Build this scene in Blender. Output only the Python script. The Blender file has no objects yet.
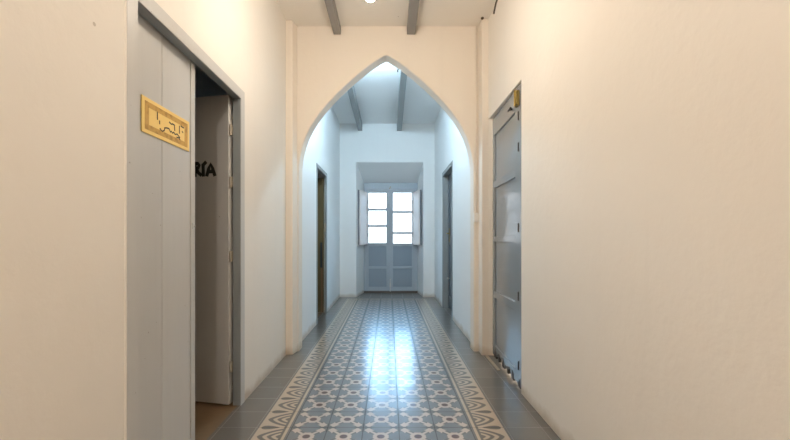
import bpy, bmesh, math, random
from mathutils import Vector, Matrix
random.seed(7)
S = bpy.context.scene
COL = S.collection

# ------------------------------------------------------------------ node helpers
class E:
    """tiny expression wrapper around Math nodes"""
    def __init__(s, nt, v): s.nt, s.v = nt, v
    def op(s, name, *args, clamp=False):
        n = s.nt.nodes.new('ShaderNodeMath'); n.operation = name; n.use_clamp = clamp
        for i, a in enumerate((s,) + args):
            a = a.v if isinstance(a, E) else a
            if isinstance(a, (int, float)): n.inputs[i].default_value = a
            else: s.nt.links.new(a, n.inputs[i])
        return E(s.nt, n.outputs[0])
    def __add__(s, o): return s.op('ADD', o)
    __radd__ = __add__
    def __sub__(s, o): return s.op('SUBTRACT', o)
    def __rsub__(s, o): return E(s.nt, o).op('SUBTRACT', s)
    def __mul__(s, o): return s.op('MULTIPLY', o)
    __rmul__ = __mul__
    def __truediv__(s, o): return s.op('DIVIDE', o)
    def abs(s): return s.op('ABSOLUTE')
    def max(s, o): return s.op('MAXIMUM', o)
    def min(s, o): return s.op('MINIMUM', o)
    def pow(s, o): return s.op('POWER', o)
    def fract(s): return s.op('FRACT')
    def floor(s): return s.op('FLOOR')
    def lt(s, o): return s.op('LESS_THAN', o)
    def gt(s, o): return s.op('GREATER_THAN', o)
    def clamp(s): return s.op('ADD', 0.0, clamp=True)
    def inv(s): return s.op('MULTIPLY_ADD', -1.0, 1.0)
    def below(s, edge, soft):           # 1 under the edge, soft transition
        return ((s - edge) * (-1.0 / soft) + 0.5).clamp()

def new_mat(name):
    m = bpy.data.materials.new(name); m.use_nodes = True
    nt = m.node_tree
    b = nt.nodes['Principled BSDF']
    return m, nt, b

def mixc(nt, fac, a, b):
    n = nt.nodes.new('ShaderNodeMix'); n.data_type = 'RGBA'
    for sock, v in ((n.inputs[0], fac), (n.inputs[6], a), (n.inputs[7], b)):
        v = v.v if isinstance(v, E) else v
        if isinstance(v, (int, float)): sock.default_value = v
        elif isinstance(v, tuple): sock.default_value = (*v[:3], 1)
        else: nt.links.new(v, sock)
    return n.outputs[2]

def coords(nt):
    tc = nt.nodes.new('ShaderNodeTexCoord')
    return tc.outputs['Object']

def noise(nt, vec, scale, detail=3.0, rough=0.55):
    n = nt.nodes.new('ShaderNodeTexNoise')
    n.inputs['Scale'].default_value = scale; n.inputs['Detail'].default_value = detail
    n.inputs['Roughness'].default_value = rough
    nt.links.new(vec, n.inputs['Vector'])
    return E(nt, n.outputs['Fac'])

def scaled(nt, vec, s):
    m = nt.nodes.new('ShaderNodeVectorMath'); m.operation = 'MULTIPLY'
    nt.links.new(vec, m.inputs[0]); m.inputs[1].default_value = s
    return m.outputs[0]

def bump(nt, b, h, strength, dist):
    n = nt.nodes.new('ShaderNodeBump')
    n.inputs['Strength'].default_value = strength; n.inputs['Distance'].default_value = dist
    nt.links.new(h.v, n.inputs['Height']); nt.links.new(n.outputs[0], b.inputs['Normal'])

# ------------------------------------------------------------------ materials
def plaster(name, base, tint, stain=True):
    m, nt, b = new_mat(name)
    v = coords(nt)
    big = noise(nt, v, 1.3, 4); mid = noise(nt, v, 7, 4)
    c = mixc(nt, ((big - 0.42) * 2.2).clamp() * 0.5, base, tint)
    streak = noise(nt, scaled(nt, v, (9, 9, 0.5)), 1.0, 3)
    c = mixc(nt, ((streak - 0.55) * 2.5).clamp() * 0.12, c, (base[0]*0.8, base[1]*0.8, base[2]*0.8))
    vo = nt.nodes.new('ShaderNodeTexVoronoi'); vo.inputs['Scale'].default_value = 2.1
    nt.links.new(v, vo.inputs['Vector'])
    sp = E(nt, vo.outputs['Distance']).lt(0.014)
    c = mixc(nt, sp * 0.5, c, (0.30, 0.24, 0.17))
    if stain:
        sx = nt.nodes.new('ShaderNodeSeparateXYZ'); nt.links.new(v, sx.inputs[0])
        z = E(nt, sx.outputs[2])
        msk = (z - mid * 0.10).below(0.0, 0.06) * 0.55
        c = mixc(nt, msk, c, (0.42, 0.32, 0.22))
    nt.links.new(c, b.inputs['Base Color'])
    b.inputs['Roughness'].default_value = 0.82
    b.inputs['Specular IOR Level'].default_value = 0.25
    bump(nt, b, noise(nt, v, 22, 4) * 0.6 + big * 1.2, 0.25, 0.012)
    return m

def paint(name, base, rough=0.38, wear=0.12, grain=(40, 40, 1.6), spec=0.4):
    m, nt, b = new_mat(name)
    v = coords(nt)
    st = noise(nt, scaled(nt, v, grain), 1.0, 4)
    bl = noise(nt, v, 3.1, 3)
    c = mixc(nt, ((st - 0.45) * 2).clamp() * wear, base, tuple(x * 0.62 for x in base))
    c = mixc(nt, ((bl - 0.5) * 2).clamp() * wear, c, tuple(min(1, x * 1.18) for x in base))
    ch = noise(nt, v, 38, 2)
    c = mixc(nt, ch.gt(0.755) * 0.55, c, (0.20, 0.16, 0.11))
    nt.links.new(c, b.inputs['Base Color'])
    b.inputs['Roughness'].default_value = rough
    b.inputs['Specular IOR Level'].default_value = spec
    bump(nt, b, st, 0.12, 0.004)
    return m

def plain(name, base, rough=0.5, metal=0.0, var=0.1):
    m, nt, b = new_mat(name)
    n = noise(nt, coords(nt), 30, 3)
    c = mixc(nt, n * var * 2, base, tuple(x * 0.7 for x in base))
    nt.links.new(c, b.inputs['Base Color'])
    b.inputs['Roughness'].default_value = rough; b.inputs['Metallic'].default_value = metal
    return m

def emitter(name, col, strength):
    m, nt, b = new_mat(name)
    b.inputs['Base Color'].default_value = (0.9, 0.85, 0.75, 1)
    b.inputs['Emission Color'].default_value = (*col, 1); b.inputs['Emission Strength'].default_value = strength
    return m

def glass_mat():
    m, nt, b = new_mat('window glass')
    nt.nodes.remove(b)
    out = nt.nodes['Material Output']
    tr = nt.nodes.new('ShaderNodeBsdfTransparent'); tr.inputs[0].default_value = (0.96, 0.98, 0.98, 1)
    gl = nt.nodes.new('ShaderNodeBsdfGlossy'); gl.inputs['Roughness'].default_value = 0.02
    fr = nt.nodes.new('ShaderNodeFresnel'); fr.inputs[0].default_value = 1.45
    mx = nt.nodes.new('ShaderNodeMixShader')
    nt.links.new(fr.outputs[0], mx.inputs[0]); nt.links.new(tr.outputs[0], mx.inputs[1]); nt.links.new(gl.outputs[0], mx.inputs[2])
    nt.links.new(mx.outputs[0], out.inputs[0])
    return m

TILE = 0.2; CX = -0.043; ROW0 = 2.191; PAT_END = 6.991
def floor_mat():
    m, nt, b = new_mat('patterned cement tile floor')
    v = coords(nt)
    sx = nt.nodes.new('ShaderNodeSeparateXYZ'); nt.links.new(v, sx.inputs[0])
    X, Y = E(nt, sx.outputs[0]), E(nt, sx.outputs[1])
    gx = (X - (CX - TILE / 2)) * (1 / TILE); gy = (Y - ROW0) * (1 / TILE)
    px = gx.fract() - 0.5; py = gy.fract() - 0.5         # -.5 .. .5 inside a tile
    ax, ay = px.abs(), py.abs()
    r = (px * px + py * py).pow(0.5)
    # per tile random
    cmb = nt.nodes.new('ShaderNodeCombineXYZ')
    nt.links.new(gx.floor().v, cmb.inputs[0]); nt.links.new(gy.floor().v, cmb.inputs[1])
    wn = nt.nodes.new('ShaderNodeTexWhiteNoise'); wn.noise_dimensions = '2D'; nt.links.new(cmb.outputs[0], wn.inputs['Vector'])
    sc = nt.nodes.new('ShaderNodeSeparateColor'); nt.links.new(wn.outputs['Color'], sc.inputs[0])
    r1, r2, r3 = (E(nt, sc.outputs[i]) for i in range(3))
    fine = noise(nt, v, 45, 4); cloud = noise(nt, v, 5, 3)
    # --- field tile: flowers of grey petals, cream star frames, dark red eyes
    soft = 0.03
    octo = ax.max(ay).max((ax + ay) * 0.74)
    ring = octo.below(0.215, soft)
    eye = r.below(0.105, soft)
    diag = (ax - ay).abs()
    arm = diag.below(0.05, soft) * (ax + ay).below(0.80, soft)
    sxx, syy = (ax - 0.345).abs(), (ay - 0.345).abs()
    star = (sxx.pow(0.62) + syy.pow(0.62)).below(0.37, 0.05)
    cream = ring.max(arm).max(star)
    # grey petals bite into the ring from the four sides
    bite = ((ax * ax + (ay - 0.40) * (ay - 0.40)).pow(0.5)).below(0.185, soft).max(((ay * ay + (ax - 0.40) * (ax - 0.40)).pow(0.5)).below(0.185, soft))
    bite2 = (((ax - 0.15) * (ax - 0.15) + (ay - 0.46) * (ay - 0.46)).pow(0.5)).below(0.115, soft).max((((ay - 0.15) * (ay - 0.15) + (ax - 0.46) * (ax - 0.46)).pow(0.5)).below(0.115, soft))
    petal = bite.max(bite2)
    cream = cream * petal.inv() * ax.max(ay).below(0.455, soft)
    GREY = (0.120, 0.124, 0.130); PETAL = (0.150, 0.167, 0.185); CREAM = (0.55, 0.45, 0.385); RED = (0.075, 0.030, 0.030)
    f = mixc(nt, petal, GREY, PETAL)
    f = mixc(nt, cream, f, CREAM)
    f = mixc(nt, eye, f, RED)
    # --- border tile: ogives between two cream lines
    bx = (X - CX).abs() * (1 / TILE) - 2.5
    by = (Y - (PAT_END - TILE)) * (1 / TILE)
    u = bx.max(by)
    side = bx.gt(by)
    wv = py * side + px * side.inv()
    aw = wv.abs()
    uu = (u - 0.20).max(0.0) * (1 / 0.62)
    q = (aw * (1 / 0.43)).pow(1.45) + uu.pow(1.25)
    band = q.below(1.0, 0.06) * q.below(0.72, 0.06).inv()
    band = band.max(q.below(0.50, 0.06) * q.below(0.30, 0.06).inv())
    band = band.max(q.below(0.13, 0.05))
    band = band * u.gt(0.20)
    tw = (0.5 - aw)
    drop = ((u - 0.60) * (1 / 0.26)).pow(2.0) + (tw / (0.03 + (u - 0.30).max(0.0) * 0.22)).pow(2.0)
    band = band.max(drop.below(1.0, 0.15))
    band = band.max((u - 0.185).abs().below(0.035, 0.02))
    B_CREAM = (0.49, 0.385, 0.285); B_DARK = (0.105, 0.092, 0.078)
    bc = mixc(nt, band, B_CREAM, B_DARK)
    bc = mixc(nt, u.lt(0.07).max(u.gt(0.93)), bc, GREY)
    # --- plain surround
    pc = mixc(nt, r1 * 0.5, (0.140, 0.126, 0.110), (0.098, 0.088, 0.078))
    pc = mixc(nt, ((cloud - 0.45) * 2.5).clamp() * 0.5, pc, (0.165, 0.140, 0.115))
    c = mixc(nt, u.gt(0.0), f, bc)
    c = mixc(nt, u.gt(0.95), c, pc)
    joint = ax.max(ay).gt(0.489) * (u.gt(0.95) * -0.75 + 1.0)
    c = mixc(nt, joint * 0.45, c, (0.05, 0.046, 0.042))
    c = mixc(nt, ((fine - 0.5) * 2).clamp() * 0.2, c, (0.14, 0.125, 0.115))
    nt.links.new(c, b.inputs['Base Color'])
    rg = (fine - 0.5) * 0.03 + r3 * 0.05 + 0.17 + joint * 0.4
    rg = rg + u.gt(0.95) * 0.05
    nt.links.new(rg.v, b.inputs['Roughness'])
    nt.links.new((joint.inv() * 0.65 + 0.05).v, b.inputs['Specular IOR Level'])
    nt.links.new((joint.inv() * 0.7).v, b.inputs['Coat Weight']); b.inputs['Coat Roughness'].default_value = 0.31; b.inputs['Coat IOR'].default_value = 1.7
    h = ((r1 - 0.5) * px + (r2 - 0.5) * py) * 2.2 + joint * -0.5 + cloud * 0.5 + fine * 0.05
    bump(nt, b, h, 1.0, 0.0016)
    return m

M = {}
M['wall'] = plaster('cream plaster', (0.81, 0.765, 0.70), (0.76, 0.70, 0.625))
M['arch'] = plaster('peach plaster', (0.79, 0.725, 0.645), (0.765, 0.695, 0.61))
M['ceil'] = plaster('ceiling plaster', (0.82, 0.775, 0.71), (0.77, 0.72, 0.65), stain=False)
M['farwall'] = plaster('white plaster', (0.83, 0.84, 0.84), (0.79, 0.80, 0.80))
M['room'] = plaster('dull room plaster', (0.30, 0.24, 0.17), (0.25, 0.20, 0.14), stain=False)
M['floor'] = floor_mat()
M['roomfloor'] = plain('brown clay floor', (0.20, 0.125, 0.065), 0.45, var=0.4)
M['paint'] = paint('pale grey door paint', (0.535, 0.525, 0.505))
M['frame'] = paint('shaded grey frame paint', (0.26, 0.28, 0.285), 0.42)  # frame grey, darker than the casing; part of it is painted shade
M['framelight'] = paint('worn pale edge paint', (0.52, 0.50, 0.45), 0.5)
M['gloss'] = paint('gloss slate grey door paint', (0.235, 0.255, 0.27), 0.16, 0.10, (60, 60, 1.2), 0.6)
M['end'] = paint('blue grey door paint', (0.40, 0.45, 0.50), 0.4, 0.08)
M['endpanel'] = paint('darker blue grey panel', (0.27, 0.325, 0.385), 0.45, 0.08)  # panels a darker tone than the rails
M['shutter'] = paint('pale shutter paint', (0.76, 0.70, 0.68), 0.45, 0.08)
M['shuttershade'] = paint('shaded shutter grey', (0.17, 0.175, 0.20), 0.45, 0.08)  # dark tone is the free edge's shade put into the colour
M['beam'] = paint('grey beam paint', (0.28, 0.265, 0.25), 0.6, 0.25, (60, 1.5, 60))
M['beamlit'] = paint('reflected-light beam grey', (0.27, 0.29, 0.295), 0.5, 0.25, (60, 1.5, 60))  # far beams' bluish tone is reflected light put into the colour
M['brown'] = paint('brown wood', (0.20, 0.115, 0.065), 0.4, 0.3)
M['olive'] = paint('olive brown wood', (0.125, 0.095, 0.045), 0.45, 0.3)
M['navy'] = paint('dark navy panel', (0.022, 0.028, 0.040), 0.4, 0.3)
M['slate'] = paint('dark slate paint', (0.13, 0.155, 0.18), 0.35, 0.15)
M['brass'] = plain('old brass', (0.36, 0.27, 0.09), 0.4, 0.8, 0.35)
M['iron'] = plain('dark iron', (0.045, 0.04, 0.035), 0.5, 0.6)
M['steel'] = plain('pale steel', (0.62, 0.62, 0.60), 0.35, 0.7)
M['hinge'] = plain('worn hinge metal', (0.42, 0.37, 0.29), 0.5, 0.3, 0.3)
M['ink'] = plain('black lettering paint', (0.025, 0.023, 0.018), 0.6)
M['signink'] = plain('sign ink', (0.04, 0.03, 0.015), 0.6)
M['gold'] = plain('gold yellow card', (0.90, 0.65, 0.21), 0.5, 0, 0.12)
M['goldpale'] = plain('pale yellow card', (0.84, 0.63, 0.27), 0.55, 0, 0.12)
M['plastic'] = plain('ivory plastic', (0.82, 0.80, 0.76), 0.4, 0, 0.03)
M['cable'] = plain('dark cable', (0.10, 0.075, 0.05), 0.5)
M['sill'] = plain('dark brown sill', (0.12, 0.095, 0.075), 0.5, 0, 0.4)
M['tan'] = plain('worn tan wood', (0.40, 0.33, 0.24), 0.55, 0, 0.4)
M['glass'] = glass_mat()
M['bulb'] = emitter('lit warm bulb', (1.0, 0.88, 0.735), 560.0)
M['fillcool'] = emitter('cool white fill bulb', (0.58, 0.82, 1.0), 1900.0)
M['fillrear'] = emitter('soft white fill bulb', (1.0, 0.90, 0.80), 1200.0)
M['fillside'] = emitter('side room fill bulb', (1.0, 0.97, 0.94), 3200.0)

def sign_border():
    m, nt, b = new_mat('ornate brown and gold border')
    w = nt.nodes.new('ShaderNodeTexWave'); w.inputs['Scale'].default_value = 26; w.inputs['Distortion'].default_value = 6
    w.inputs['Detail'].default_value = 2
    nt.links.new(coords(nt), w.inputs['Vector'])
    c = mixc(nt, E(nt, w.outputs['Fac']) * 0.9, (0.38, 0.20, 0.035), (0.62, 0.36, 0.08))
    nt.links.new(c, b.inputs['Base Color']); b.inputs['Roughness'].default_value = 0.55
    return m
M['signborder'] = sign_border()

# ------------------------------------------------------------------ mesh helpers
def link(name, bm, mat, parent=None, mats=None, bevel=0.0, smooth=False, loc=None, rotz=None):
    bmesh.ops.recalc_face_normals(bm, faces=bm.faces[:])
    me = bpy.data.meshes.new(name); bm.to_mesh(me); bm.free()
    for mm in ([mat] if mats is None else mats): me.materials.append(mm)
    o = bpy.data.objects.new(name, me); COL.objects.link(o)
    if parent is not None: o.parent = parent
    if loc is not None: o.location = loc
    if rotz is not None: o.rotation_euler = (0, 0, rotz)
    if smooth:
        for p in me.polygons: p.use_smooth = True
    if bevel:
        md = o.modifiers.new('Bevel', 'BEVEL'); md.width = bevel; md.segments = 2
        md.limit_method = 'ANGLE'; md.angle_limit = math.radians(40)
    return o

def box(bm, x0, x1, y0, y1, z0, z1, mi=0):
    vs = [bm.verts.new(p) for p in ((x0,y0,z0),(x1,y0,z0),(x1,y1,z0),(x0,y1,z0),(x0,y0,z1),(x1,y0,z1),(x1,y1,z1),(x0,y1,z1))]
    for f in ((0,3,2,1),(4,5,6,7),(0,1,5,4),(1,2,6,5),(2,3,7,6),(3,0,4,7)):
        bm.faces.new([vs[i] for i in f]).material_index = mi
    return vs

def tube(bm, pts, r, n=10, caps=True):
    pts = [Vector(p) for p in pts]; rings = []
    up = None
    for i, p in enumerate(pts):
        d = (pts[min(i+1, len(pts)-1)] - pts[max(i-1, 0)]).normalized()
        if up is None:
            up = Vector((0,0,1)) if abs(d.z) < 0.9 else Vector((1,0,0))
        a = d.cross(up).normalized(); bvec = a.cross(d).normalized(); up = bvec
        rr = r[i] if isinstance(r, (list, tuple)) else r
        rings.append([bm.verts.new(p + (a*math.cos(2*math.pi*k/n) + bvec*math.sin(2*math.pi*k/n))*rr) for k in range(n)])
    for A, B in zip(rings, rings[1:]):
        for k in range(n): bm.faces.new((A[k], A[(k+1)%n], B[(k+1)%n], B[k]))
    if caps:
        bm.faces.new(rings[0][::-1]); bm.faces.new(rings[-1])

def lathe(bm, prof, c=(0,0,0), n=24):
    rings = []
    for r, z in prof:
        if r < 1e-5: rings.append([bm.verts.new((c[0], c[1], c[2]+z))])
        else: rings.append([bm.verts.new((c[0]+r*math.cos(2*math.pi*k/n), c[1]+r*math.sin(2*math.pi*k/n), c[2]+z)) for k in range(n)])
    for A, B in zip(rings, rings[1:]):
        for k in range(n):
            a, a2 = (A[0], A[0]) if len(A) == 1 else (A[k], A[(k+1)%n])
            b, b2 = (B[0], B[0]) if len(B) == 1 else (B[k], B[(k+1)%n])
            vs = []
            for w in (a, a2, b2, b):
                if w not in vs: vs.append(w)
            if len(vs) > 2: bm.faces.new(vs)

def empty(name, loc=(0,0,0), rotz=0):
    o = bpy.data.objects.new(name, None); COL.objects.link(o)
    o.location = loc; o.rotation_euler = (0, 0, rotz); o.empty_display_size = 0.1
    return o

def tag(o, label=None, cat=None, group=None, kind=None):
    if label: o['label'] = label
    if cat: o['category'] = cat
    if group: o['group'] = group
    if kind: o['kind'] = kind
    return o

def wall_grid(xa, xb, ys, zs, hole, swap=False):
    """solid wall between xa and xb, on the grid ys x zs, with cells in hole left out; swap exchanges x and y"""
    bm = bmesh.new()
    ny, nz = len(ys) - 1, len(zs) - 1
    solid = lambda i, j: 0 <= i < ny and 0 <= j < nz and (i, j) not in hole
    P = (lambda x, y, z: (y, x, z)) if swap else (lambda x, y, z: (x, y, z))
    cache = {}
    def V(x, y, z):
        k = (round(x,5), round(y,5), round(z,5))
        if k not in cache: cache[k] = bm.verts.new(P(x, y, z))
        return cache[k]
    for i in range(ny):
        for j in range(nz):
            if not solid(i, j): continue
            y0, y1, z0, z1 = ys[i], ys[i+1], zs[j], zs[j+1]
            for x in (xa, xb): bm.faces.new((V(x,y0,z0), V(x,y1,z0), V(x,y1,z1), V(x,y0,z1)))
            if not solid(i-1, j): bm.faces.new((V(xa,y0,z0), V(xb,y0,z0), V(xb,y0,z1), V(xa,y0,z1)))
            if not solid(i+1, j): bm.faces.new((V(xa,y1,z0), V(xb,y1,z0), V(xb,y1,z1), V(xa,y1,z1)))
            if not solid(i, j-1): bm.faces.new((V(xa,y0,z0), V(xb,y0,z0), V(xb,y1,z0), V(xa,y1,z0)))
            if not solid(i, j+1): bm.faces.new((V(xa,y0,z1), V(xb,y0,z1), V(xb,y1,z1), V(xa,y1,z1)))
    return bm

def structure(o, label=None, cat=None):
    return tag(o, label, cat, kind='structure')

# ------------------------------------------------------------------ the shell
YB = -3.2           # wall behind the camera
A0, A1 = 3.68, 3.84 # arch wall
YF = 7.16; YD = 7.76
H1, H2 = 3.068, 3.185
LX, RX = -0.943, 0.906
FLX, FRX = -0.90, 0.84

bm = bmesh.new(); box(bm, -0.962, 4.0, YB, 8.1, -0.15, 0.0)
structure(link('floor', bm, M['floor']))
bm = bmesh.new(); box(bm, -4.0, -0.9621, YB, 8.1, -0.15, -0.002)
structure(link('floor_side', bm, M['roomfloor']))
bm = bmesh.new(); box(bm, -4.0, 4.0, YB, A0 + 0.08, H1, H1 + 0.3)
structure(link('ceiling', bm, M['ceil']))
bm = bmesh.new(); box(bm, -4.0, 4.0, A0 + 0.081, 8.1, H2, H2 + 0.3)
structure(link('ceiling_far', bm, M['farwall']))

D1a, D1b, D1h = 1.40, 2.54, 2.013        # left double door, frame outside
bm = wall_grid(LX - 0.05, LX, [YB, D1a, D1b, A0], [0, D1h, H1], {(1, 0)})
bm2 = wall_grid(LX - 0.15, LX - 0.05, [YB, D1a - 0.08, D1b + 0.26, A0], [0, D1h + 0.1, H1], {(1, 0)})
me2 = bpy.data.meshes.new('tmp'); bm2.to_mesh(me2); bm2.free(); bm.from_mesh(me2); bpy.data.meshes.remove(me2)
# ragged plaster edge that laps over the frame
yy = D1a; zs_ = [0.0]
while zs_[-1] < 2.0: zs_.append(zs_[-1] + random.uniform(0.02, 0.07))
prev = None
for z in zs_:
    w = 0.004 + random.random()**3 * 0.012
    cur = (bm.verts.new((LX, yy - 0.01, min(z, 2.0))), bm.verts.new((LX + 0.0035, yy - 0.008, min(z, 2.0))), bm.verts.new((LX + 0.0015, yy + w, min(z, 2.0))))
    if prev:
        bm.faces.new((prev[0], cur[0], cur[1], prev[1])); bm.faces.new((prev[1], cur[1], cur[2], prev[2]))
    prev = cur
structure(link('wall_left', bm, M['wall']))

D2a, D2b, D2h = 2.67, 3.548, 2.15        # right panelled door
bm = wall_grid(RX, RX + 0.15, [YB, D2a, D2b, A0], [0, D2h, H1], {(1, 0)})
structure(link('wall_right', bm, M['wall'], bevel=0.006))

bm = bmesh.new(); box(bm, -4.0, 4.0, YB - 0.2, YB, 0, H1)
structure(link('wall_back', bm, M['wall']))
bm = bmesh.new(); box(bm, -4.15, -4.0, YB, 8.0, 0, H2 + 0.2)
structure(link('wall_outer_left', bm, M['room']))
bm = bmesh.new(); box(bm, 1.95, 2.05, 1.2, 5.0, 0, H1); box(bm, 1.06, 1.95, 1.2, 1.3, 0, H1); box(bm, 1.06, 1.95, 4.9, 5.0, 0, H1)  # unseen partition added close by to keep the side room bright
structure(link('wall_side_bounce', bm, M['wall']))
bm = bmesh.new(); box(bm, 4.0, 4.15, YB, 8.0, 0, H2 + 0.2)
structure(link('wall_outer_right', bm, M['farwall']))

# arch wall
prof = [(0,0.825),(1.62,0.825),(1.76,0.822),(1.86,0.808),(1.95,0.785),(2.04,0.752),(2.12,0.712),(2.20,0.662),(2.28,0.603),(2.36,0.535),(2.44,0.459),
        (2.52,0.375),(2.60,0.284),(2.68,0.186),(2.74,0.105),(2.785,0.030),(2.797,0.0)]
AC = -0.025
bm = bmesh.new()
def arch_face(y):
    L = []; R = []
    for z, w in prof:
        L.append(bm.verts.new((AC - w, y, z)));
        R.append(L[-1] if w == 0 else bm.verts.new((AC + w, y, z)))
    OL = [bm.verts.new((-1.05, y, z)) for z, w in prof]; OR = [bm.verts.new((1.02, y, z)) for z, w in prof]
    TL = bm.verts.new((-1.05, y, H2 + 0.05)); TR = bm.verts.new((1.02, y, H2 + 0.05))
    for i in range(len(prof) - 1):
        bm.faces.new((OL[i], L[i], L[i+1], OL[i+1])); bm.faces.new((R[i], OR[i], OR[i+1], R[i+1]))
    bm.faces.new((OL[-1], L[-1], OR[-1], TR, TL))
    return L, R, OL, OR, TL, TR
F = arch_face(A0); B = arch_face(A1)
for i in range(len(prof) - 1):
    for k in (0, 1): bm.faces.new((F[k][i], B[k][i], B[k][i+1], F[k][i+1]))
    for k in (2, 3): bm.faces.new((F[k][i], B[k][i], B[k][i+1], F[k][i+1]))
bm.faces.new((F[2][-1], B[2][-1], B[4], F[4])); bm.faces.new((F[3][-1], B[3][-1], B[5], F[5])); bm.faces.new((F[4], B[4], B[5], F[5]))
structure(link('wall_arch', bm, M['arch'], bevel=0.014))

# pilasters each side of the arch (the left one has a splayed inner side)
bm = bmesh.new()
q = [(-0.95,3.57),(-0.879,3.57),(-0.862,A0+0.002),(-0.95,A0+0.002)]
lo = [bm.verts.new((x,y,0)) for x,y in q]; hi = [bm.verts.new((x,y,H1)) for x,y in q]
bm.faces.new(lo[::-1]); bm.faces.new(hi)
for k in range(4): bm.faces.new((lo[k], lo[(k+1)%4], hi[(k+1)%4], hi[k]))
structure(link('trim_1', bm, M['arch'], bevel=0.008))
bm = bmesh.new(); box(bm, 0.846, 0.935, 3.55, A0 + 0.002, 0, H1)
structure(link('trim_2', bm, M['arch'], bevel=0.008))

D3a, D3b, D3h = 4.85, 5.66, 2.012
bm = wall_grid(FLX - 0.12, FLX, [A1, D3a, D3b, YF], [0, D3h, H2], {(1, 0)})
structure(link('wall_far_left', bm, M['farwall']))
D4a, D4b, D4h = 5.127, 6.11, 2.10
bm = wall_grid(FRX, FRX + 0.14, [A1, D4a, D4b, YF], [0, D4h, H2], {(1, 0)})
structure(link('wall_far_right', bm, M['farwall']))

# end wall with splayed recess
bm = bmesh.new()
fx0, fx1, fz = -0.595, 0.632, 2.478
bx0, bx1, bz = -0.497, 0.573, 2.183
YE = 7.95
def q4(*p): bm.faces.new([bm.verts.new(a) for a in p])
for (y, x0, x1, zt) in ((YF, fx0, fx1, fz), (YE, bx0, bx1, bz)):
    q4((-4,y,0),(x0,y,0),(x0,y,zt),(-4,y,zt)); q4((x1,y,0),(4,y,0),(4,y,zt),(x1,y,zt))
    q4((-4,y,zt),(x0,y,zt),(x0,y,H2+.2),(-4,y,H2+.2)); q4((x0,y,zt),(x1,y,zt),(x1,y,H2+.2),(x0,y,H2+.2)); q4((x1,y,zt),(4,y,zt),(4,y,H2+.2),(x1,y,H2+.2))
for (ya, a0, a1, az, yb, b0, b1, bz_) in ((YF, fx0, fx1, fz, YD, bx0, bx1, bz), (YD, bx0, bx1, bz, YE, bx0, bx1, bz)):
    q4((a0,ya,0),(b0,yb,0),(b0,yb,bz_),(a0,ya,az)); q4((a1,ya,0),(b1,yb,0),(b1,yb,bz_),(a1,ya,az)); q4((a0,ya,az),(b0,yb,bz_),(b1,yb,bz_),(a1,ya,az))
q4((-4,YF,H2+.2),(4,YF,H2+.2),(4,YE,H2+.2),(-4,YE,H2+.2))
bmesh.ops.remove_doubles(bm, verts=bm.verts[:], dist=1e-4)
structure(link('wall_far', bm, M['farwall'], bevel=0.012))

# ------------------------------------------------------------------ ceiling beams
def beam(pts0, pts1, ztop, zbot, label, mat='beam'):
    (x0, x1, y0), (x2, x3, y1) = pts0, pts1
    bm = bmesh.new()
    vs = [bm.verts.new(p) for p in ((x0,y0,zbot),(x1,y0,zbot),(x1,y0,ztop),(x0,y0,ztop),(x2,y1,zbot),(x3,y1,zbot),(x3,y1,ztop),(x2,y1,ztop))]
    for f in ((0,1,2,3),(4,5,6,7),(0,1,5,4),(1,2,6,5),(2,3,7,6),(3,0,4,7)): bm.faces.new([vs[i] for i in f])
    o = link('ceiling_beam', bm, M[mat], bevel=0.006)
    return tag(o, label, 'beam', 'grey ceiling beams')
beam((-0.545,-0.465,YB),(-0.520,-0.452,A0), H1, 2.988, 'grey wooden beam on the near ceiling, left of the arch point')
beam((0.150,0.228,YB),(0.170,0.250,A0), H1, 2.988, 'grey wooden beam on the near ceiling, right of the hanging bulb')
beam((-0.550,-0.475,A1),(-0.566,-0.486,YF), H2, 3.05, 'ceiling beam beyond the arch, left one ending above the recess', 'beamlit')
b4 = beam((0.135,0.215,A1),(0.148,0.236,YF), H2, 3.05, 'ceiling beam beyond the arch, right one with a small hook', 'beamlit')
bm = bmesh.new(); tube(bm, [(0.131,4.70,3.11),(0.118,4.70,3.11),(0.108,4.70,3.10),(0.106,4.70,3.085),(0.112,4.70,3.075)], 0.006, 8)
link('hook', bm, M['iron'], b4)

# ------------------------------------------------------------------ bulbs
def pendant(x, y, zb, H, bulb='bulb'):
    root = empty('pendant_lamp', (x, y, zb))
    bm = bmesh.new(); tube(bm, [(0,0,0.165),(0,0,H - zb)], 0.004, 8); link('cord', bm, M['cable'], root)
    bm = bmesh.new(); lathe(bm, [(0,0.175),(0.012,0.172),(0.020,0.155),(0.020,0.095),(0.016,0.088),(0,0.088)]); link('lamp_holder', bm, M['plastic'], root, smooth=True)
    bm = bmesh.new(); lathe(bm, [(0,0),(0.012,0.002),(0.022,0.009),(0.029,0.021),(0.031,0.034),(0.028,0.050),(0.020,0.068),(0.015,0.082),(0.014,0.092),(0,0.092)]); link('bulb', bm, M[bulb], root, smooth=True)
    bm = bmesh.new(); lathe(bm, [(0,H-zb),(0.045,H-zb),(0.043,H-zb-0.015),(0.02,H-zb-0.03),(0,H-zb-0.03)]); link('ceiling_rose', bm, M['plastic'], root, smooth=True)
    return root
tag(pendant(-0.105, 2.2, 2.401, H1), 'lit bare bulb hanging from the near ceiling at the top edge', 'lamp')
tag(pendant(-0.16, 4.30, 3.022, H2 + 0.04, 'fillcool'), 'cool white fill bulb added under the far ceiling, unseen behind the arch', 'lamp')  # added lamp, hidden by the arch, brightens the far hall
tag(pendant(-0.45, -0.6, 2.43, H1, 'fillrear'), 'fill bulb added behind the viewpoint', 'lamp')  # added lamp out of view, evens out the near walls
tag(pendant(1.5, 3.1, 2.2, H1, 'fillside'), 'fill bulb added in the closed room behind the slate grey door', 'lamp')  # added unseen lamp, gives the light under the gnawed door

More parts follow.
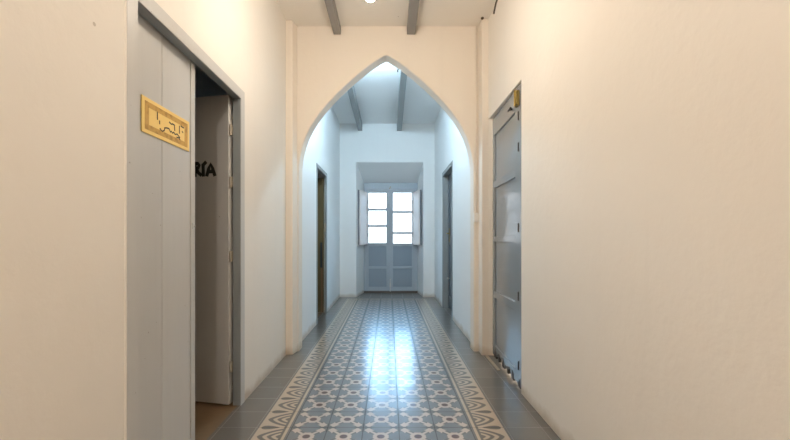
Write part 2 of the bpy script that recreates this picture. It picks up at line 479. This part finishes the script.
# ------------------------------------------------------------------ door 1: left double door
def frame_bm(x0, x1, ya, yb, h, w, far_only=False):
    bm = bmesh.new()
    box(bm, x0, x1, ya, ya + w, 0, h - w); box(bm, x0, x1, yb - w, yb, 0, h - w)
    box(bm, x0, x1, ya, yb, h - w, h)
    return bm
d1 = empty('door_1', (LX, D1a, 0)); structure(d1, 'pale grey double plank door in the left wall, far leaf open', 'door')
def W(bm, root):        # move world-space geometry into the root's space
    bmesh.ops.translate(bm, verts=bm.verts[:], vec=-Vector(root.location)); return bm
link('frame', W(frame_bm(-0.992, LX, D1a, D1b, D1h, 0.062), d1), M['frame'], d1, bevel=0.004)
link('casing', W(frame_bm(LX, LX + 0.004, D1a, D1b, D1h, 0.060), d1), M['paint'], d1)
# near leaf, closed, in two planks and an edge batten
bm = bmesh.new()
xl, xr = -1.045, -1.0
box(bm, xl, xr, 1.472, 1.7185, 0.012, 1.965); box(bm, xl, xr, 1.7215, 1.963, 0.012, 1.965)
box(bm, xl, xr - 0.004, 1.7185, 1.7215, 0.012, 1.965)
box(bm, xl, xr + 0.004, 1.966, 2.006, 0.012, 1.965); box(bm, xl, xr - 0.003, 1.963, 1.966, 0.012, 1.965)
nl = link('leaf', W(bm, d1), M['paint'], d1, bevel=0.002)
bm = bmesh.new(); box(bm, -0.996, -0.992, 1.976, 1.996, 1.108, 1.140); tube(bm, [(-0.992,1.986,1.124),(-0.986,1.986,1.124)], 0.005, 8)
link('latch_plate', W(bm, d1), M['steel'], nl)
# far leaf, open about 98 degrees: built along -Y from its hinge, then turned
hx, hy = -1.012, 2.462
th = math.radians(-102)
fl_root_loc = Vector((hx, hy, 0)) - Vector(d1.location)
bm = bmesh.new()
# local: +X is the outer face side, leaf runs to -Y
box(bm, -0.045, 0.0, -0.044, 0.0, 0.012, 1.972); box(bm, -0.045, -0.004, -0.235, -0.046, 0.012, 1.972); box(bm, -0.045, -0.004, -0.49, -0.237, 0.012, 1.972)
box(bm, -0.045, -0.010, -0.2372, -0.2348, 0.012, 1.972)
fl = link('leaf', bm, M['paint'], d1, bevel=0.002, loc=fl_root_loc, rotz=th)
# lettering on the far leaf, "RIA" with its accent, painted with a broad brush (local y runs to -Y = picture left)
LET = [
    [[(-0.020,0.0),(-0.020,0.077)], [(-0.022,0.074),(0.000,0.076),(0.010,0.064),(0.004,0.048),(-0.018,0.042)], [(-0.008,0.042),(0.004,0.016),(0.020,0.004)]],
    [[(0.041,0.0),(0.039,0.055)], [(0.041,0.066),(0.055,0.078)]],
    [[(0.068,0.0),(0.080,0.040),(0.094,0.068),(0.108,0.040),(0.122,0.0)], [(0.078,0.020),(0.110,0.020)]],
]
def ribbon(bm, pts, w, place, d=0.002):
    pts = [Vector((a, b)) for a, b in pts]
    Lr, Rr = [], []
    for i, p in enumerate(pts):
        t = (pts[min(i+1, len(pts)-1)] - pts[max(i-1, 0)]).normalized(); n = Vector((-t.y, t.x))
        e = t * (w * 0.45) * (-1 if i == 0 else (1 if i == len(pts)-1 else 0))
        Lr.append(p + n*w/2 + e); Rr.append(p - n*w/2 + e)
    for i in range(len(pts)-1):
        a = [Lr[i], Rr[i], Rr[i+1], Lr[i+1]]
        f = [bm.verts.new(place(v.x, v.y, d)) for v in a]; g = [bm.verts.new(place(v.x, v.y, 0)) for v in a]
        bm.faces.new(f)
        for k in range(4): bm.faces.new((f[k], f[(k+1)%4], g[(k+1)%4], g[k]))
bm = bmesh.new()
# letter x grows to picture right = towards the hinge
for li, strokes in enumerate(LET):
    for st in strokes: ribbon(bm, st, 0.0225, lambda a, b, d: (-0.004 + d, -0.224 + a, 1.470 + b), 0.0015)
tag(link('lettering', bm, M['ink'], fl), 'black painted letters RÍA')
# hinges on the far jamb
for z in (0.25, 0.95, 1.42, 1.75):
    bm = bmesh.new(); tube(bm, [(-1.002, 2.470, z - 0.035), (-1.002, 2.470, z + 0.035)], 0.0075, 10)
    box(bm, -1.016, -0.990, 2.470, 2.476, z - 0.03, z + 0.03)
    link('hinge', W(bm, d1), M['hinge'], d1)

# yellow sign on the near leaf
sg = empty('sign', (-0.9995, 1.758, 1.567)); tag(sg, 'yellow sign with ornate brown border and handwritten words on the plank door', 'sign')
bm = bmesh.new(); box(bm, 0, 0.005, -0.187, 0.187, -0.074, 0.074); link('panel', bm, M['gold'], sg, bevel=0.0015)
bm = bmesh.new()
for (a, b_, c_, d_) in ((-0.168,0.168,0.036,0.058),(-0.168,0.168,-0.058,-0.036),(-0.168,-0.142,-0.036,0.036),(0.142,0.168,-0.036,0.036)):
    box(bm, 0.005, 0.0058, a, b_, c_, d_)
link('border', bm, M['signborder'], sg)
SG = [[(-0.082,0.036),(-0.082,0.006)], [(-0.066,0.002),(-0.066,-0.008)], [(0.010,0.020),(0.026,0.016),(0.032,0.020),(0.052,0.019)], [(0.052,0.012),(0.053,-0.004)],
      [(-0.062,-0.030),(-0.048,-0.037),(-0.030,-0.028),(-0.028,-0.016),(-0.010,-0.011),(0.008,-0.010),(0.018,-0.022),(0.026,-0.016),(0.034,-0.022),(0.046,-0.015),(0.056,-0.022),(0.074,-0.016),(0.096,-0.026)],
      [(0.108,0.032),(0.118,0.030),(0.132,0.030)], [(0.120,0.008),(0.124,0.006)], [(0.094,0.026),(0.094,-0.006)], [(0.072,-0.032),(0.088,-0.030),(0.098,-0.036)]]
bm = bmesh.new()
for st in SG: ribbon(bm, st, 0.0062, lambda a, b, d: (0.005 + d, a, b), 0.0008)
link('handwriting', bm, M['signink'], sg)

# ------------------------------------------------------------------ door 2: right panelled door
d2 = empty('door_2', (RX, D2a, 0)); structure(d2, 'glossy slate grey four panel door in the right wall', 'door')
bm = bmesh.new()
ya, yb = D2a + 0.008, D2b - 0.012
x0, x1 = 0.925, 0.965
sa, sb = ya + 0.165, yb - 0.06         # stiles
zr = [(1.985, 2.143), (1.512, 1.575), (1.035, 1.085), (0.537, 0.600)]
box(bm, x0, x1, ya, sa, 0.055, 2.143); box(bm, x0, x1, sb, yb, 0.055, 2.143)
for a, b_ in zr: box(bm, x0, x1, sa, sb, a, b_)
# gnawed bottom rail
n = 26; ys_ = [ya + (yb - ya) * i / n for i in range(n + 1)]
rz = [0.020 + (random.choice((0.0, 0.01, 0.035, 0.055, 0.062)) if 1 < i < n - 2 else 0.004) for i in range(n + 1)]
for i in range(n):
    vs = []
    zt = 0.055 if (ys_[i+1] < sa or ys_[i] > sb) else 0.118
    for x in (x0, x1):
        vs.append([bm.verts.new((x, ys_[i], min(rz[i], zt - 0.004))), bm.verts.new((x, ys_[i+1], min(rz[i+1], zt - 0.004))), bm.verts.new((x, ys_[i+1], zt)), bm.verts.new((x, ys_[i], zt))])
    bm.faces.new(vs[0]); bm.faces.new(vs[1])
    for k in range(4): bm.faces.new((vs[0][k], vs[0][(k+1)%4], vs[1][(k+1)%4], vs[1][k]))
leaf2 = link('leaf', W(bm, d2), M['gloss'], d2, bevel=0.003)
leaf2.rotation_euler.z = -0.03; leaf2.location.x = -0.010
bm = bmesh.new()
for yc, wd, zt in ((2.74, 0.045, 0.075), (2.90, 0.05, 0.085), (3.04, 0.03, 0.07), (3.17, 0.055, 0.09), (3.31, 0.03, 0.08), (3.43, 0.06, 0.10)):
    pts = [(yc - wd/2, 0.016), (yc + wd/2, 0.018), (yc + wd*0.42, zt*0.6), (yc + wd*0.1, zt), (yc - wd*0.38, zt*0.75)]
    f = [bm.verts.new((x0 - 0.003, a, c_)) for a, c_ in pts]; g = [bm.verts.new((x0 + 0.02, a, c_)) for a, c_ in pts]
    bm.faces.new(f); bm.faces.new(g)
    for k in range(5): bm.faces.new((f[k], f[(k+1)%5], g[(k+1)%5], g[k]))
tag(link('shade_teeth', W(bm, d2), M['iron'], leaf2), 'dark teeth along the bottom edge, coloured for shade')  # unlit look of the bottom edge, painted as dark teeth
for a, b_ in ((1.575,1.985),(1.085,1.512),(0.600,1.035),(0.118,0.537)):
    bm = bmesh.new(); box(bm, x0 + 0.014, x1 - 0.006, sa - 0.002, sb + 0.002, a - 0.002, b_ + 0.002)
    # moulding slope at the lower edge and sides
    link('panel', W(bm, d2), M['gloss'], leaf2)
bm = bmesh.new()
box(bm, 0.909, 0.975, D2a, ya - 0.002, 0, D2h - 0.002)
link('frame', W(bm, d2), M['framelight'], d2)
bm = bmesh.new(); box(bm, 0.874, 0.900, 3.14, 3.54, 0.0, 0.006)
link('threshold_strip', W(bm, d2), M['tan'], d2, bevel=0.002)
bm = bmesh.new()
box(bm, 0.903, 0.925, 2.735, 2.790, 2.010, 2.105); tube(bm, [(0.900,2.762,2.00),(0.900,2.762,2.112)], 0.008, 10); box(bm, 0.908, 0.925, 2.73, 2.795, 2.000, 2.010)
link('latch', W(bm, d2), M['brass'], leaf2, bevel=0.003)
bm = bmesh.new(); tube(bm, [(0.925,2.915,2.03),(0.905,2.915,2.03)], 0.008, 8); tube(bm, [(0.905,2.885,2.03),(0.905,2.945,2.03)], 0.008, 8)
link('latch_staple', W(bm, d2), M['iron'], leaf2)
for z in (1.93, 1.71, 1.14, 0.655, 0.165):
    bm = bmesh.new(); box(bm, 0.9225, 0.925, 2.752, 2.764, z - 0.032, z + 0.032); tube(bm, [(0.9225,2.758,z-0.03),(0.9225,2.758,z+0.03)], 0.004, 8)
    link('hinge', W(bm, d2), M['iron'], leaf2)

# ------------------------------------------------------------------ door 3: far left doorway
d3 = empty('door_3', (FLX, D3a, 0)); structure(d3, 'open dark brown door in the left wall beyond the arch', 'door')
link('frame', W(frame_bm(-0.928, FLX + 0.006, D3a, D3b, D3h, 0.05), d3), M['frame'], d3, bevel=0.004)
loc = Vector((-0.940, 5.598, 0)) - Vector(d3.location)
bm = bmesh.new()
box(bm, -0.04, 0, -0.10, 0.0, 0.015, 1.94); box(bm, -0.04, 0, -0.70, -0.60, 0.015, 1.94)
for a, b_ in ((1.80,1.94),(1.01,1.12),(0.55,0.66),(0.015,0.17)): box(bm, -0.04, 0, -0.60, -0.10, a, b_)
lf = link('leaf', bm, M['olive'], d3, bevel=0.003, loc=loc, rotz=math.radians(-95))
for a, b_, mm in ((1.12,1.80,'olive'),(0.66,1.01,'navy'),(0.17,0.55,'brown')):
    bm = bmesh.new(); box(bm, -0.03, -0.012, -0.602, -0.098, a, b_); link('panel', bm, M[mm], lf)
bm = bmesh.new(); box(bm, 0.0, 0.004, -0.045, -0.015, 0.655, 1.015); 
tag(link('kick_plate', bm, M['navy'], lf), 'dark band across the leaf at knob height')
bm = bmesh.new(); box(bm, 0.0, 0.003, -0.036, -0.012, 0.02, 0.65)
link('lower_board', bm, M['brown'], lf)
bm = bmesh.new(); box(bm, -0.926, -0.908, 5.603, 5.612, 1.17, 1.29); tube(bm, [(-0.917,5.606,1.23),(-0.917,5.585,1.23)], 0.009, 10)
link('strike_plate', W(bm, d3), M['hinge'], d3)

# ------------------------------------------------------------------ door 4: far right doorway
d4 = empty('door_4', (FRX, D4a, 0)); structure(d4, 'closed dark slate door in the right wall beyond the arch', 'door')
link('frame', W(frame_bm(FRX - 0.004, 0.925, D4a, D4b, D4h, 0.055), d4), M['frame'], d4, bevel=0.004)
bm = bmesh.new()
box(bm, 0.926, 0.965, D4a + 0.01, D4a + 0.13, 0.01, 2.09); box(bm, 0.926, 0.965, D4b - 0.11, D4b - 0.01, 0.01, 2.09)
for a, b_ in ((0.01,0.2),(0.98,1.12),(1.95,2.09)): box(bm, 0.926, 0.965, D4a + 0.13, D4b - 0.11, a, b_)
lf4 = link('leaf', W(bm, d4), M['slate'], d4, bevel=0.003)
for a, b_ in ((0.2,0.98),(1.12,1.95)):
    bm = bmesh.new(); box(bm, 0.938, 0.958, D4a + 0.128, D4b - 0.108, a - 0.002, b_ + 0.002); link('panel', W(bm, d4), M['slate'], lf4)
bm = bmesh.new(); box(bm, 0.921, 0.926, 5.94, 5.99, 1.02, 1.23); tube(bm, [(0.921,5.965,1.15),(0.885,5.965,1.15)], 0.009, 10); tube(bm, [(0.885,5.97,1.15),(0.880,5.90,1.152),(0.882,5.85,1.148)], 0.009, 10)
tag(link('handle', W(bm, d4), M['brass'], lf4), 'brass lever handle on a plate')
bm = bmesh.new(); lathe(bm, [(0,0.03),(0.012,0.028),(0.016,0.015),(0.012,0),(0,0)], (0.905, 5.965, 0.45)); tube(bm, [(0.905,5.965,0.462),(0.927,5.965,0.462)], 0.006, 8)
link('knob', W(bm, d4), M['steel'], lf4, smooth=True)

# ------------------------------------------------------------------ door 5: glazed double door at the end
d5 = empty('door_5', (0.035, YD, 0)); structure(d5, 'blue grey glazed double door in the end recess with open shutters', 'door')
def P5(bm): return W(bm, d5)
bm = bmesh.new()
box(bm, bx0 - 0.0, -0.467, 7.745, 7.83, 0.03, bz); box(bm, 0.543, bx1, 7.745, 7.83, 0.03, bz); box(bm, -0.467, 0.543, 7.745, 7.83, 2.06, bz)
box(bm, bx0, bx1, 7.735, 7.75, 2.155, bz)
link('frame', P5(bm), M['end'], d5, bevel=0.004)
bm = bmesh.new(); box(bm, bx0, bx1, 7.735, 7.90, 0.0, 0.04); link('sill', P5(bm), M['sill'], d5, bevel=0.003)
def glazed_leaf(xa, xb, ga, gb, gz0, gz1, bars):
    bm = bmesh.new(); y0, y1 = 7.752, 7.792
    box(bm, xa, ga, y0, y1, 0.035, 2.055); box(bm, gb, xb, y0, y1, 0.035, 2.055)
    box(bm, ga, gb, y0, y1, gz1, 2.055); box(bm, ga, gb, y0, y1, 0.925, gz0)
    box(bm, ga, gb, y0, y1, 0.480, 0.525); box(bm, ga, gb, y0, y1, 0.035, 0.115)
    lf = link('leaf', P5(bm), M['end'], d5, bevel=0.003)
    for a, b_ in ((0.525,0.925),(0.115,0.480)):
        bm = bmesh.new(); box(bm, ga - 0.002, gb + 0.002, y0 + 0.026, y1 - 0.002, a - 0.002, b_ + 0.002)
        link('panel', P5(bm), M['endpanel'], lf)
    for z in bars:
        bm = bmesh.new(); box(bm, ga, gb, y0 + 0.006, y1 - 0.006, z - 0.021, z + 0.021); link('glazing_bar', P5(bm), M['end'], lf)
    zz = [gz0] + list(bars) + [gz1]
    for a, b_ in zip(zz, zz[1:]):
        bm = bmesh.new(); box(bm, ga - 0.004, gb + 0.004, y0 + 0.018, y0 + 0.022, a, b_); link('pane', P5(bm), M['glass'], lf)
    return lf
l5a = glazed_leaf(-0.465, 0.022, -0.402, -0.048, 0.990, 1.986, (1.328, 1.654))
l5b = glazed_leaf(0.024, 0.541, 0.084, 0.461, 0.982, 1.990, (1.188, 1.606))
bm = bmesh.new(); box(bm, 0.004, 0.044, 7.738, 7.752, 0.04, 2.05); link('meeting_strip', P5(bm), M['end'], l5b, bevel=0.004)
bm = bmesh.new(); tube(bm, [(0.028,7.728,0.03),(0.028,7.728,0.27)], 0.009, 10); box(bm, 0.012, 0.044, 7.726, 7.738, 0.12, 0.20); tube(bm, [(0.028,7.722,0.27),(0.028,7.715,0.275),(0.05,7.712,0.275)], 0.008, 8)
tag(link('bolt', P5(bm), M['steel'], l5b), 'pale metal floor bolt')
for xx, z in ((0.02,2.075),(0.034,2.10)):
    bm = bmesh.new(); tube(bm, [(xx,7.745,z),(xx,7.728,z)], 0.010, 8); link('catch', P5(bm), M['brass'], d5)
def shutter(hx, hy, nx, ny, sgn):
    """folded inside shutter from hinge (hx,hy) to its free edge (nx,ny); sgn = side of the outer layer"""
    d = Vector((nx - hx, ny - hy)); L = d.length; ang = math.atan2(d.y, d.x)
    loc = Vector((hx, hy, 0)) - Vector(d5.location)
    z0, z1 = 0.958, 1.986
    t = 0.025
    s = sgn
    def lay(bm, ya, yb):
        a, b_ = min(ya, yb), max(ya, yb)
        w = 0.055
        box(bm, 0, w, a, b_, z0, z1); box(bm, L - w, L, a, b_, z0, z1)
        for k, (p, q_) in enumerate(((z0, z0 + 0.085), (1.50, 1.55), (z1 - 0.075, z1))): box(bm, w, L - w, a, b_, p, q_)
    bm = bmesh.new(); lay(bm, 0, s * t)
    o = link('shutter', bm, M['shutter'], d5, bevel=0.002, loc=loc, rotz=ang)
    bm = bmesh.new(); a, b_ = sorted((s * 0.006, s * 0.014)); box(bm, 0.053, L - 0.053, a, b_, z0 + 0.083, z1 - 0.073); link('panel', bm, M['shutter'], o)
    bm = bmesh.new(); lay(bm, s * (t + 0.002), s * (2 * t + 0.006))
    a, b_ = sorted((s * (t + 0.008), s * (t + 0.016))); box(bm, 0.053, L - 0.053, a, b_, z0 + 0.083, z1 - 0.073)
    tag(link('folded_leaf', bm, M['shuttershade'], o, bevel=0.002), 'back fold of the shutter, shade put into its grey')
    for z in (1.15, 1.80):
        bm = bmesh.new(); tube(bm, [(0.0, -s*0.004, z-0.035), (0.0, -s*0.004, z+0.035)], 0.006, 8); link('hinge', bm, M['iron'], o)
shutter(-0.418, 7.735, -0.524, 7.26, -1)
shutter(0.474, 7.735, 0.556, 7.26, 1)

# ------------------------------------------------------------------ small things on the walls
sw = empty('light_switch', (0.822, A0, 1.262)); tag(sw, 'small ivory light switch on the right jamb of the arch', 'switch')
bm = bmesh.new(); box(bm, -0.024, 0.024, -0.030, 0, -0.042, 0.042); link('back_box', bm, M['plastic'], sw, bevel=0.006)
bm = bmesh.new(); box(bm, -0.010, 0.010, -0.036, -0.030, -0.016, 0.016); link('rocker', bm, M['plastic'], sw, bevel=0.002)
bm = bmesh.new(); tube(bm, [(0.824, A0 - 0.006, 1.304), (0.824, A0 - 0.006, 2.2), (0.826, A0 - 0.006, 3.06)], 0.0075, 10)
cd = link('cable_conduit', bm, M['arch'], smooth=True); tag(cd, 'thin cream conduit running from the switch up the arch wall', 'conduit')
bm = bmesh.new(); lathe(bm, [(0,0),(0.012,0),(0.014,-0.006),(0.010,-0.014),(0,-0.016)], (0.848, 3.535, H1)); 
tag(link('clip', bm, M['cable'], cd, smooth=True), 'small dark clip on the ceiling')
bm = bmesh.new(); tube(bm, [(0.899, 2.9, H1 - 0.005), (0.900, 3.05, H1 - 0.006), (0.899, 3.20, H1 - 0.006), (0.900, 3.28, H1 - 0.025), (0.901, 3.32, H1 - 0.05), (0.898, 3.34, H1 - 0.08)], 0.007, 8)
tag(link('loose_cable', bm, M['cable'], smooth=True), 'short dark cable end hanging at the top of the right wall', 'cable')

# ------------------------------------------------------------------ daylight
w = bpy.data.worlds.new('World'); S.world = w; w.use_nodes = True
nt = w.node_tree; bg = nt.nodes['Background']
tc = nt.nodes.new('ShaderNodeTexCoord'); sx = nt.nodes.new('ShaderNodeSeparateXYZ'); nt.links.new(tc.outputs['Generated'], sx.inputs[0])
z = E(nt, sx.outputs[2])
up = ((z - 0.11) * 5.0).clamp()          # overcast sky: dimmer at the skyline, brighter above
c = mixc(nt, up, (0.90, 0.94, 1.0), (0.34, 0.65, 1.0))
c = mixc(nt, (z * -6.0).clamp(), c, (0.55, 0.60, 0.66))
nt.links.new(c, bg.inputs['Color']); nt.links.new((up * 12.0 + 2.6).v, bg.inputs['Strength'])
L = bpy.data.lights.new('window_portal', 'AREA'); L.shape = 'RECTANGLE'; L.size = 1.0; L.size_y = 1.1
L.cycles.is_portal = True
o = bpy.data.objects.new('window_portal', L); COL.objects.link(o); o.location = (0.035, 7.97, 1.49); o.rotation_euler = (math.radians(-90), 0, 0)

# ------------------------------------------------------------------ camera
cam = bpy.data.cameras.new('Camera'); co = bpy.data.objects.new('Camera', cam); COL.objects.link(co)
co.location = (0, 0, 1.055); co.rotation_euler = (math.radians(90), 0, 0)
cam.sensor_width = 36; cam.lens = 390 / 790 * 36; cam.shift_x = 6.2 / 790; cam.shift_y = 19.7 / 790; cam.clip_start = 0.02
S.camera = co
S.view_settings.view_transform = 'Standard'; S.view_settings.look = 'None'; S.view_settings.gamma = 1.0
S.view_settings.use_curve_mapping = False; S.view_settings.exposure = 0.0
S.cycles.max_bounces = 14; S.cycles.diffuse_bounces = 9; S.cycles.glossy_bounces = 5; S.cycles.transparent_max_bounces = 12
S.cycles.sample_clamp_indirect = 8.0
S.cycles.use_denoising = True
